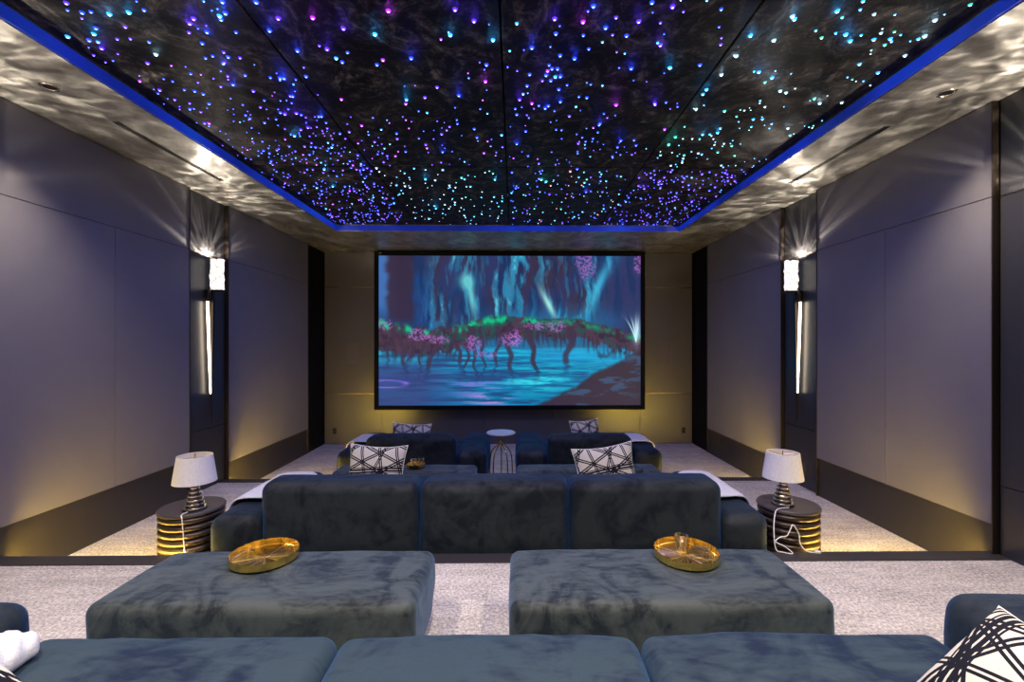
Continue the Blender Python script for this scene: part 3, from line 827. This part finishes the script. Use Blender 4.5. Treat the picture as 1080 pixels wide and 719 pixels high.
# ------------------------------------------------------------------ pillows
def pillow(loc, rot, size, lab, mat=M_pat, thick=.085, seed=0, group='patterned throw pillows'):
    bm = nb(); n = 26; w, h = size
    def P(u, v, s):
        cu, cv = 1 - u * u, 1 - v * v
        x = u * w / 2 * (1 - .10 * cv * (1 if True else 0) * (abs(u) ** 3) ) * (1)
        y = v * h / 2 * (1 - .12 * cu * (abs(v) ** 3))
        z = s * thick * (max(cu, 0) ** .42) * (max(cv, 0) ** .42)
        z += .006 * mnoise.noise(Vector((u * 2.2 + seed, v * 2.2, s))) * (cu * cv) ** .3 if cu * cv > 0 else 0
        return (x, y, z)
    g = {}
    for s in (1, -1):
        for i in range(n + 1):
            for j in range(n + 1):
                u, v = -math.cos(PI * i / n), -math.cos(PI * j / n)
                if i in (0, n) or j in (0, n):
                    if (i, j, 1) in g: g[(i, j, s)] = g[(i, j, 1)]; continue
                g[(i, j, s)] = bm.verts.new(P(u, v, s))
    for s in (1, -1):
        for i in range(n):
            for j in range(n):
                q = [g[(i, j, s)], g[(i + 1, j, s)], g[(i + 1, j + 1, s)], g[(i, j + 1, s)]]
                if len(set(q)) == 4:
                    try: bm.faces.new(q if s > 0 else q[::-1])
                    except ValueError: pass
    t = thing('throw_pillow', lab, 'pillow', loc, 0, group)
    t.rotation_euler = rot
    pc = obj('pillow_cover', bm, mat, t, smooth=True)
    bm = nb(); pts = []
    for k in range(4):
        for q in range(14):
            a = -1 + 2 * q / 14
            u, v = ((a, -1), (1, a), (-a, 1), (-1, -a))[k]
            pts.append(P(u, v, 0)[:2] + (0,))
    tube(bm, pts, .0045, 6, closed=True); obj('piping', bm, M_cream, pc, smooth=True)
    return t
M_cream = plain('piping_cream', (.70, .67, .58), .8)
# middle row pillows: leaning on the seat side of the backrest
R90 = PI / 2
pillow((-1.19, 3.985, .475), (R90 - .30, .04, .0), (.50, .47), 'patterned pillow above the left back cushion of the middle sofa', seed=1)
pillow((.80, 3.985, .47), (R90 - .30, -.12, .05), (.54, .46), 'tilted patterned pillow above the right back cushion of the middle sofa', seed=2)
pillow((-1.53, 6.83, .155), (R90 - .25, .05, 0), (.58, .50), 'patterned pillow in the left front row seat', seed=3)
pillow((1.07, 6.83, .20), (R90 - .25, -.05, .25), (.46, .50), 'patterned pillow in the right front row seat', seed=4)
pillow((1.455, 1.27, .585), (0, -.73, 0), (.40, .46), 'patterned pillow on the rear sofa against its right arm', M_pat2, .10, 5)
pillow((-1.47, 1.13, .64), (0, .73, 0), (.46, .46), 'patterned pillow on the rear sofa in front of the white throw at its left arm', M_pat2, .09, 6)

# ------------------------------------------------------------------ throws
def throw(x0, x1, ztop, y0, y1, d_in, d_out, lab, skew=0.0, ribs=16, zb_in=0, fold=.0, inner=1, taper=0.0):
    """ribbed blanket over an arm: inner edge hangs d_in on the seat side, outer edge d_out outside. inner=+1: seat at +X"""
    r = .085; off = .012
    A, B = (x0, x1)
    # cross section path from outer to inner, rounded over the arm
    path = []
    if inner > 0: xo, xi, sg = x0, x1, 1
    else: xo, xi, sg = x1, x0, -1
    N = 8
    path.append((xo - sg * (off + .012), ztop - r - d_out))
    for k in range(1, 4): path.append((xo - sg * (off + .012 * (1 - k / 4)), ztop - r - d_out * (1 - k / 4)))
    for k in range(N + 1):
        a = PI / 2 * k / N
        path.append((xo + sg * (r - (r + off) * math.cos(a)), ztop - r + (r + off + .018) * math.sin(a)))
    for k in range(1, 6):
        path.append((xo + (xi - xo) * 0 + sg * (r + (abs(xi - xo) - 2 * r) * k / 6), ztop + off + .024))
    for k in range(N + 1):
        a = PI / 2 * k / N
        path.append((xi - sg * (r - (r + off) * math.sin(a)), ztop - r + (r + off + .018) * math.cos(a)))
    for k in range(1, 5): path.append((xi + sg * (off), ztop - r - d_in * k / 4))
    M = len(path); L = 90
    bm = nb(); g = []
    for j in range(L + 1):
        v = j / L; row = []
        for i, (x, z) in enumerate(path):
            u = i / (M - 1)
            a = path[max(i - 1, 0)]; b = path[min(i + 1, M - 1)]
            tx, tz = b[0] - a[0], b[1] - a[1]; l = math.hypot(tx, tz) or 1
            nx_, nz_ = -tz / l * sg, tx / l * sg
            rp = .006 * abs(math.sin(PI * ribs * v)) + .004 * mnoise.noise(Vector((u * 5, v * 7, x0)))
            yy = y0 + (y1 - y0) * v + skew * (u - .5) + .015 * math.sin(u * 7 + v * 3) + taper * (v - .5) * (u - .5)
            row.append(bm.verts.new((x + nx_ * rp, yy, z + nz_ * rp)))
        g.append(row)
    for j in range(L):
        for i in range(M - 1): bm.faces.new((g[j][i], g[j][i + 1], g[j + 1][i + 1], g[j + 1][i]))
    cx, cy = (x0 + x1) / 2, (y0 + y1) / 2
    for v in bm.verts: v.co.x -= cx; v.co.y -= cy; v.co.z -= ztop
    o = obj('throw_blanket', bm, M_throw, None, smooth=True); o.location = (cx, cy, ztop)
    md = o.modifiers.new('thickness', 'SOLIDIFY'); md.thickness = .012; md.offset = 0.0
    return tag(o, lab, 'blanket', 'white ribbed throws')
throw(-2.35, -1.955, T2 + .488, 3.84, 4.60, .05, .28, 'white ribbed throw over the left arm of the middle sofa', .10)
throw(1.62, 1.99, T2 + .488, 3.84, 4.60, .05, .28, 'white ribbed throw over the right arm of the middle sofa', -.05, inner=-1)
throw(-2.445, -2.05, T1 + .55, 6.75, 7.30, .05, .25, 'white throw over the outer arm of the left front row seat')
throw(1.65, 2.06, T1 + .55, 6.75, 7.30, .05, .25, 'white throw over the outer arm of the right front row seat', inner=-1)
bm = nb(); soft_box(bm, -.075, .075, -.27, .27, 0, .10, .045, (.008, .01, .012), .006, 5.0, 40, seed=3)
for v in bm.verts:
    if v.co.z > .02: v.co.z += .016 * abs(math.sin((v.co.y + v.co.x * 1.0) * 46)) * v.co.z / .12; v.co.x += math.copysign(.010, v.co.x) * abs(math.sin((v.co.y + v.co.x) * 46))
o = obj('throw_blanket', bm, M_throw, None, smooth=True); o.location = (-1.765, 1.42, .452); o.rotation_euler = (0, 0, .08)
tag(o, 'white ribbed throw folded on the rear sofa seat beside its left arm', 'blanket', 'white ribbed throws')

# ------------------------------------------------------------------ ribbed side tables and lamps
def side_table(x, y, z, lab, r=.235, h=.485, n=8):
    t = thing('ribbed_side_table', lab, 'side table', (x, y, z), 0, 'ribbed drum side tables')
    step = (h - .03) / n
    for k in range(n):
        zz = k * step; prof = [(r * .80, zz)]
        for q in range(9):
            a = -PI / 2 + PI * q / 8
            prof.append((r * .86 + r * .12 * math.cos(a), zz + step * .5 + step * .44 * math.sin(a)))
        prof.append((r * .80, zz + step))
        bm = nb(); lathe(bm, prof, n=56); obj('rib_ring', bm, M_rib, t, smooth=False, auto=50)
    bm = nb(); lathe(bm, [(r * .8, h - .03), (r * .96, h - .028), (r, h - .020), (r, h - .008), (r * .975, h), (.001, h)], n=64, caps=False)
    obj('tabletop', bm, M_top, t, auto=40)
M_top = plain('side_table_top_brown', (.060, .048, .045), .38)
TRX, TRY = 2.27, 3.78; TLX, TLY = -2.62, 3.78
side_table(TLX, TLY, T2, 'dark ribbed drum table left of the middle sofa, under a lamp')
side_table(TRX, TRY, T2, 'dark ribbed drum table right of the middle sofa, under a lamp')
def lamp(x, y, z, lab, cord_pts):
    t = thing('table_lamp', lab, 'lamp', (x, y, z), 0, 'table lamps with tiered metal bases')
    tiers = 6
    for k in range(tiers):
        ra = .078 - .0085 * k; z0 = .012 + k * .031
        bm = nb(); lathe(bm, [(ra * .96, z0), (ra, z0 + .003), (ra, z0 + .010), (ra * .97, z0 + .013)], n=48); obj('metal_disc', bm, M_chrome, t, auto=40)
        rb = ra * .80
        bm = nb(); lathe(bm, [(rb, z0 + .013), (rb, z0 + .031)], n=40); obj('spacer', bm, M_chrome_dark, t, auto=40)
    bm = nb(); lathe(bm, [(.082, 0), (.084, .003), (.084, .009), (.08, .012)], n=48); obj('foot_disc', bm, M_chrome_dark, t, auto=40)
    z1 = .012 + tiers * .031
    bm = nb(); lathe(bm, [(.014, z1), (.014, z1 + .08)], n=20); obj('neck', bm, M_chrome, t, auto=40)
    bm = nb(); lathe(bm, [(.016, z1 + .08), (.03, z1 + .11), (.033, z1 + .135), (.022, z1 + .165), (.001, z1 + .172)], n=24, caps=False); obj('bulb', bm, M_bulb, t, smooth=True)
    zb, zt = z1 + .022, z1 + .232
    bm = nb()
    lathe(bm, [(.152, zb), (.122, zt), (.119, zt), (.149, zb), (.152, zb)], n=64, caps=False)
    ls = obj('lamp_shade', bm, M_shade, t, auto=40)
    bm = nb()
    for a in (0, 2.094, 4.189):
        tube(bm, [(0, 0, zt - .02), (.120 * math.cos(a), .120 * math.sin(a), zt - .008)], .0018, 6)
    tube(bm, [(0, 0, zt - .03), (0, 0, zt + .012)], .004, 8)
    obj('shade_spider', bm, M_brass, ls)
    bm = nb(); tube(bm, smooth_pts([(a - x, b - y, c - z) for a, b, c in cord_pts], 8), .004, 6); o = obj('power_cord', bm, M_cord, t, smooth=True); o['label'] = 'thin ivory cord'
    return t
zt2 = T2 + .485
lamp(-2.545, 3.70, zt2, 'white shaded table lamp left of the middle sofa',
     [(-2.545, 3.62, zt2 + .006), (-2.55, 3.56, zt2 + .005), (-2.53, 3.537, zt2 - .02), (-2.52, 3.533, .16), (-2.51, 3.531, 0.06), (-2.50, 3.53, -.10), (-2.48, 3.525, T2 + .01)])
fy = 3.515
lamp(2.205, 3.745, zt2, 'white shaded table lamp right of the middle sofa',
     [(2.205, 3.66, zt2 + .006), (2.10, 3.63, zt2 + .005), (2.035, 3.56, zt2 - .01), (1.995, 3.505, .16), (1.985, 3.46, .03), (2.03, 3.44, .013), (2.09, 3.42, .013), (2.05, 3.45, .05), (1.99, 3.47, .08), (2.03, 3.48, .11), (2.085, 3.49, .115), (2.11, 3.49, .155), (2.14, 3.50, .195), (2.185, 3.50, .125), (2.19, 3.49, .055), (2.215, 3.45, .016), (2.27, 3.43, .013)])
lr = [o for o in bpy.data.objects if o.name.startswith('table_lamp')][-1]
bm = nb(); box(bm, 2.262 - 2.205, 2.305 - 2.205, 3.418 - 3.745, 3.442 - 3.745, .009 - zt2, .027 - zt2, .005); o = obj('plug', bm, M_cord, lr)

# small round table with a gold cage base in the front row aisle
t = thing('pedestal_table', 'small round marble topped table with gold cage base between the front row seats', 'side table', (-.19, 6.72, T1))
bm = nb(); lathe(bm, [(.001, .705), (.205, .705), (.213, .712), (.213, .722), (.207, .73), (.001, .73)], n=56, caps=False); obj('tabletop', bm, M_marble, t, auto=40)
bm = nb(); lathe(bm, [(.15, .695), (.15, .705)], n=40); lathe(bm, [(.013, .56), (.013, .70)], n=16); obj('top_support', bm, M_brass, t, auto=40)
for k in range(5):
    a = 2 * PI * k / 5 + .3
    bm = nb(); pts = smooth_pts([(.012 * math.cos(a), .012 * math.sin(a), .62), (.03 * math.cos(a), .03 * math.sin(a), .56), (.12 * math.cos(a), .12 * math.sin(a), .47), (.165 * math.cos(a), .165 * math.sin(a), .34), (.175 * math.cos(a), .175 * math.sin(a), .02)], 8)
    tube(bm, pts, .008, 8); obj('leg', bm, M_brass, t, smooth=True)
bm = nb(); lathe(bm, [(.165, 0), (.185, 0), (.185, .02), (.165, .02), (.165, 0)], n=48, caps=False); obj('base_ring', bm, M_brass, t, auto=40)

# ------------------------------------------------------------------ lights
def light(kind, name, loc, energy, col, rot=(0, 0, 0), **kw):
    ld = bpy.data.lights.new(name, kind); ld.energy = energy; ld.color = col
    for k, v in kw.items(): setattr(ld, k, v)
    o = bpy.data.objects.new(name, ld); COL.objects.link(o); o.location = loc; o.rotation_euler = rot
    return o
# soffit downlights; the unseen rear pair and the star ceiling spots are added fill
for (x, y, e) in ((-3.29, 3.30, 210), (3.14, 3.30, 210), (-3.29, .6, 260), (3.14, .6, 260)):
    light('SPOT', 'downlight_fill_beam', (x, y, ZC - .012), e, (1, .85, .68), spot_size=math.radians(105), spot_blend=.9, shadow_soft_size=.03)
for (x, y, e) in ((-1.5, .9, 480), (1.3, .9, 480), (-.09, 1.6, 320), (-.09, 6.0, 130), (-.1, -.4, 300)):  # added to brighten the room; only the centre seam one has a fitting
    light('SPOT', 'downlight_fill_beam', (x, y, ZS - .02), e, (1, .88, .74), spot_size=math.radians(130), spot_blend=.9, shadow_soft_size=.03)
# light of the star field
for (px, py, cc) in bright:
    x, y = sx(px, py)
    if abs(x) < 2.75 and 2.4 < y < 7.4: light('POINT', 'star_glow', (x, y, ZS - .038), .34, star_cols[cc][0], shadow_soft_size=.004)
for i, x in enumerate((-2.2, -.8, .65, 2.05)):
    for j, y in enumerate((1.4, 3.6, 6.2)):
        c = [(.16, .22, 1.0), (.12, .18, 1.0), (.14, .22, 1.0), (.22, .22, 1.0)][i]
        light('SPOT', 'star_field_light', (x, y, ZS - .02), 52, c, spot_size=math.radians(165), spot_blend=.6, shadow_soft_size=.02)

w = bpy.data.worlds.new('world'); sc.world = w; w.use_nodes = True
w.node_tree.nodes['Background'].inputs[0].default_value = (.02, .025, .05, 1); w.node_tree.nodes['Background'].inputs[1].default_value = .3

# ------------------------------------------------------------------ camera
cd = bpy.data.cameras.new('camera'); cam = bpy.data.objects.new('camera', cd); COL.objects.link(cam)
cd.sensor_width = 36; cd.lens = F / 1080 * 36; cd.clip_start = .05
yaw = math.radians(.7)
cam.location = (0, 0, CZ); cam.rotation_euler = (PI / 2, 0, -yaw)
cd.shift_x = -((VX - 540) + F * math.tan(yaw)) / 1080; cd.shift_y = (VY - 359.5) / 1080
sc.camera = cam
sc.view_settings.view_transform = 'Standard'; sc.view_settings.look = 'None'; sc.view_settings.gamma = 1
sc.view_settings.use_curve_mapping = False; sc.view_settings.exposure = 0.0
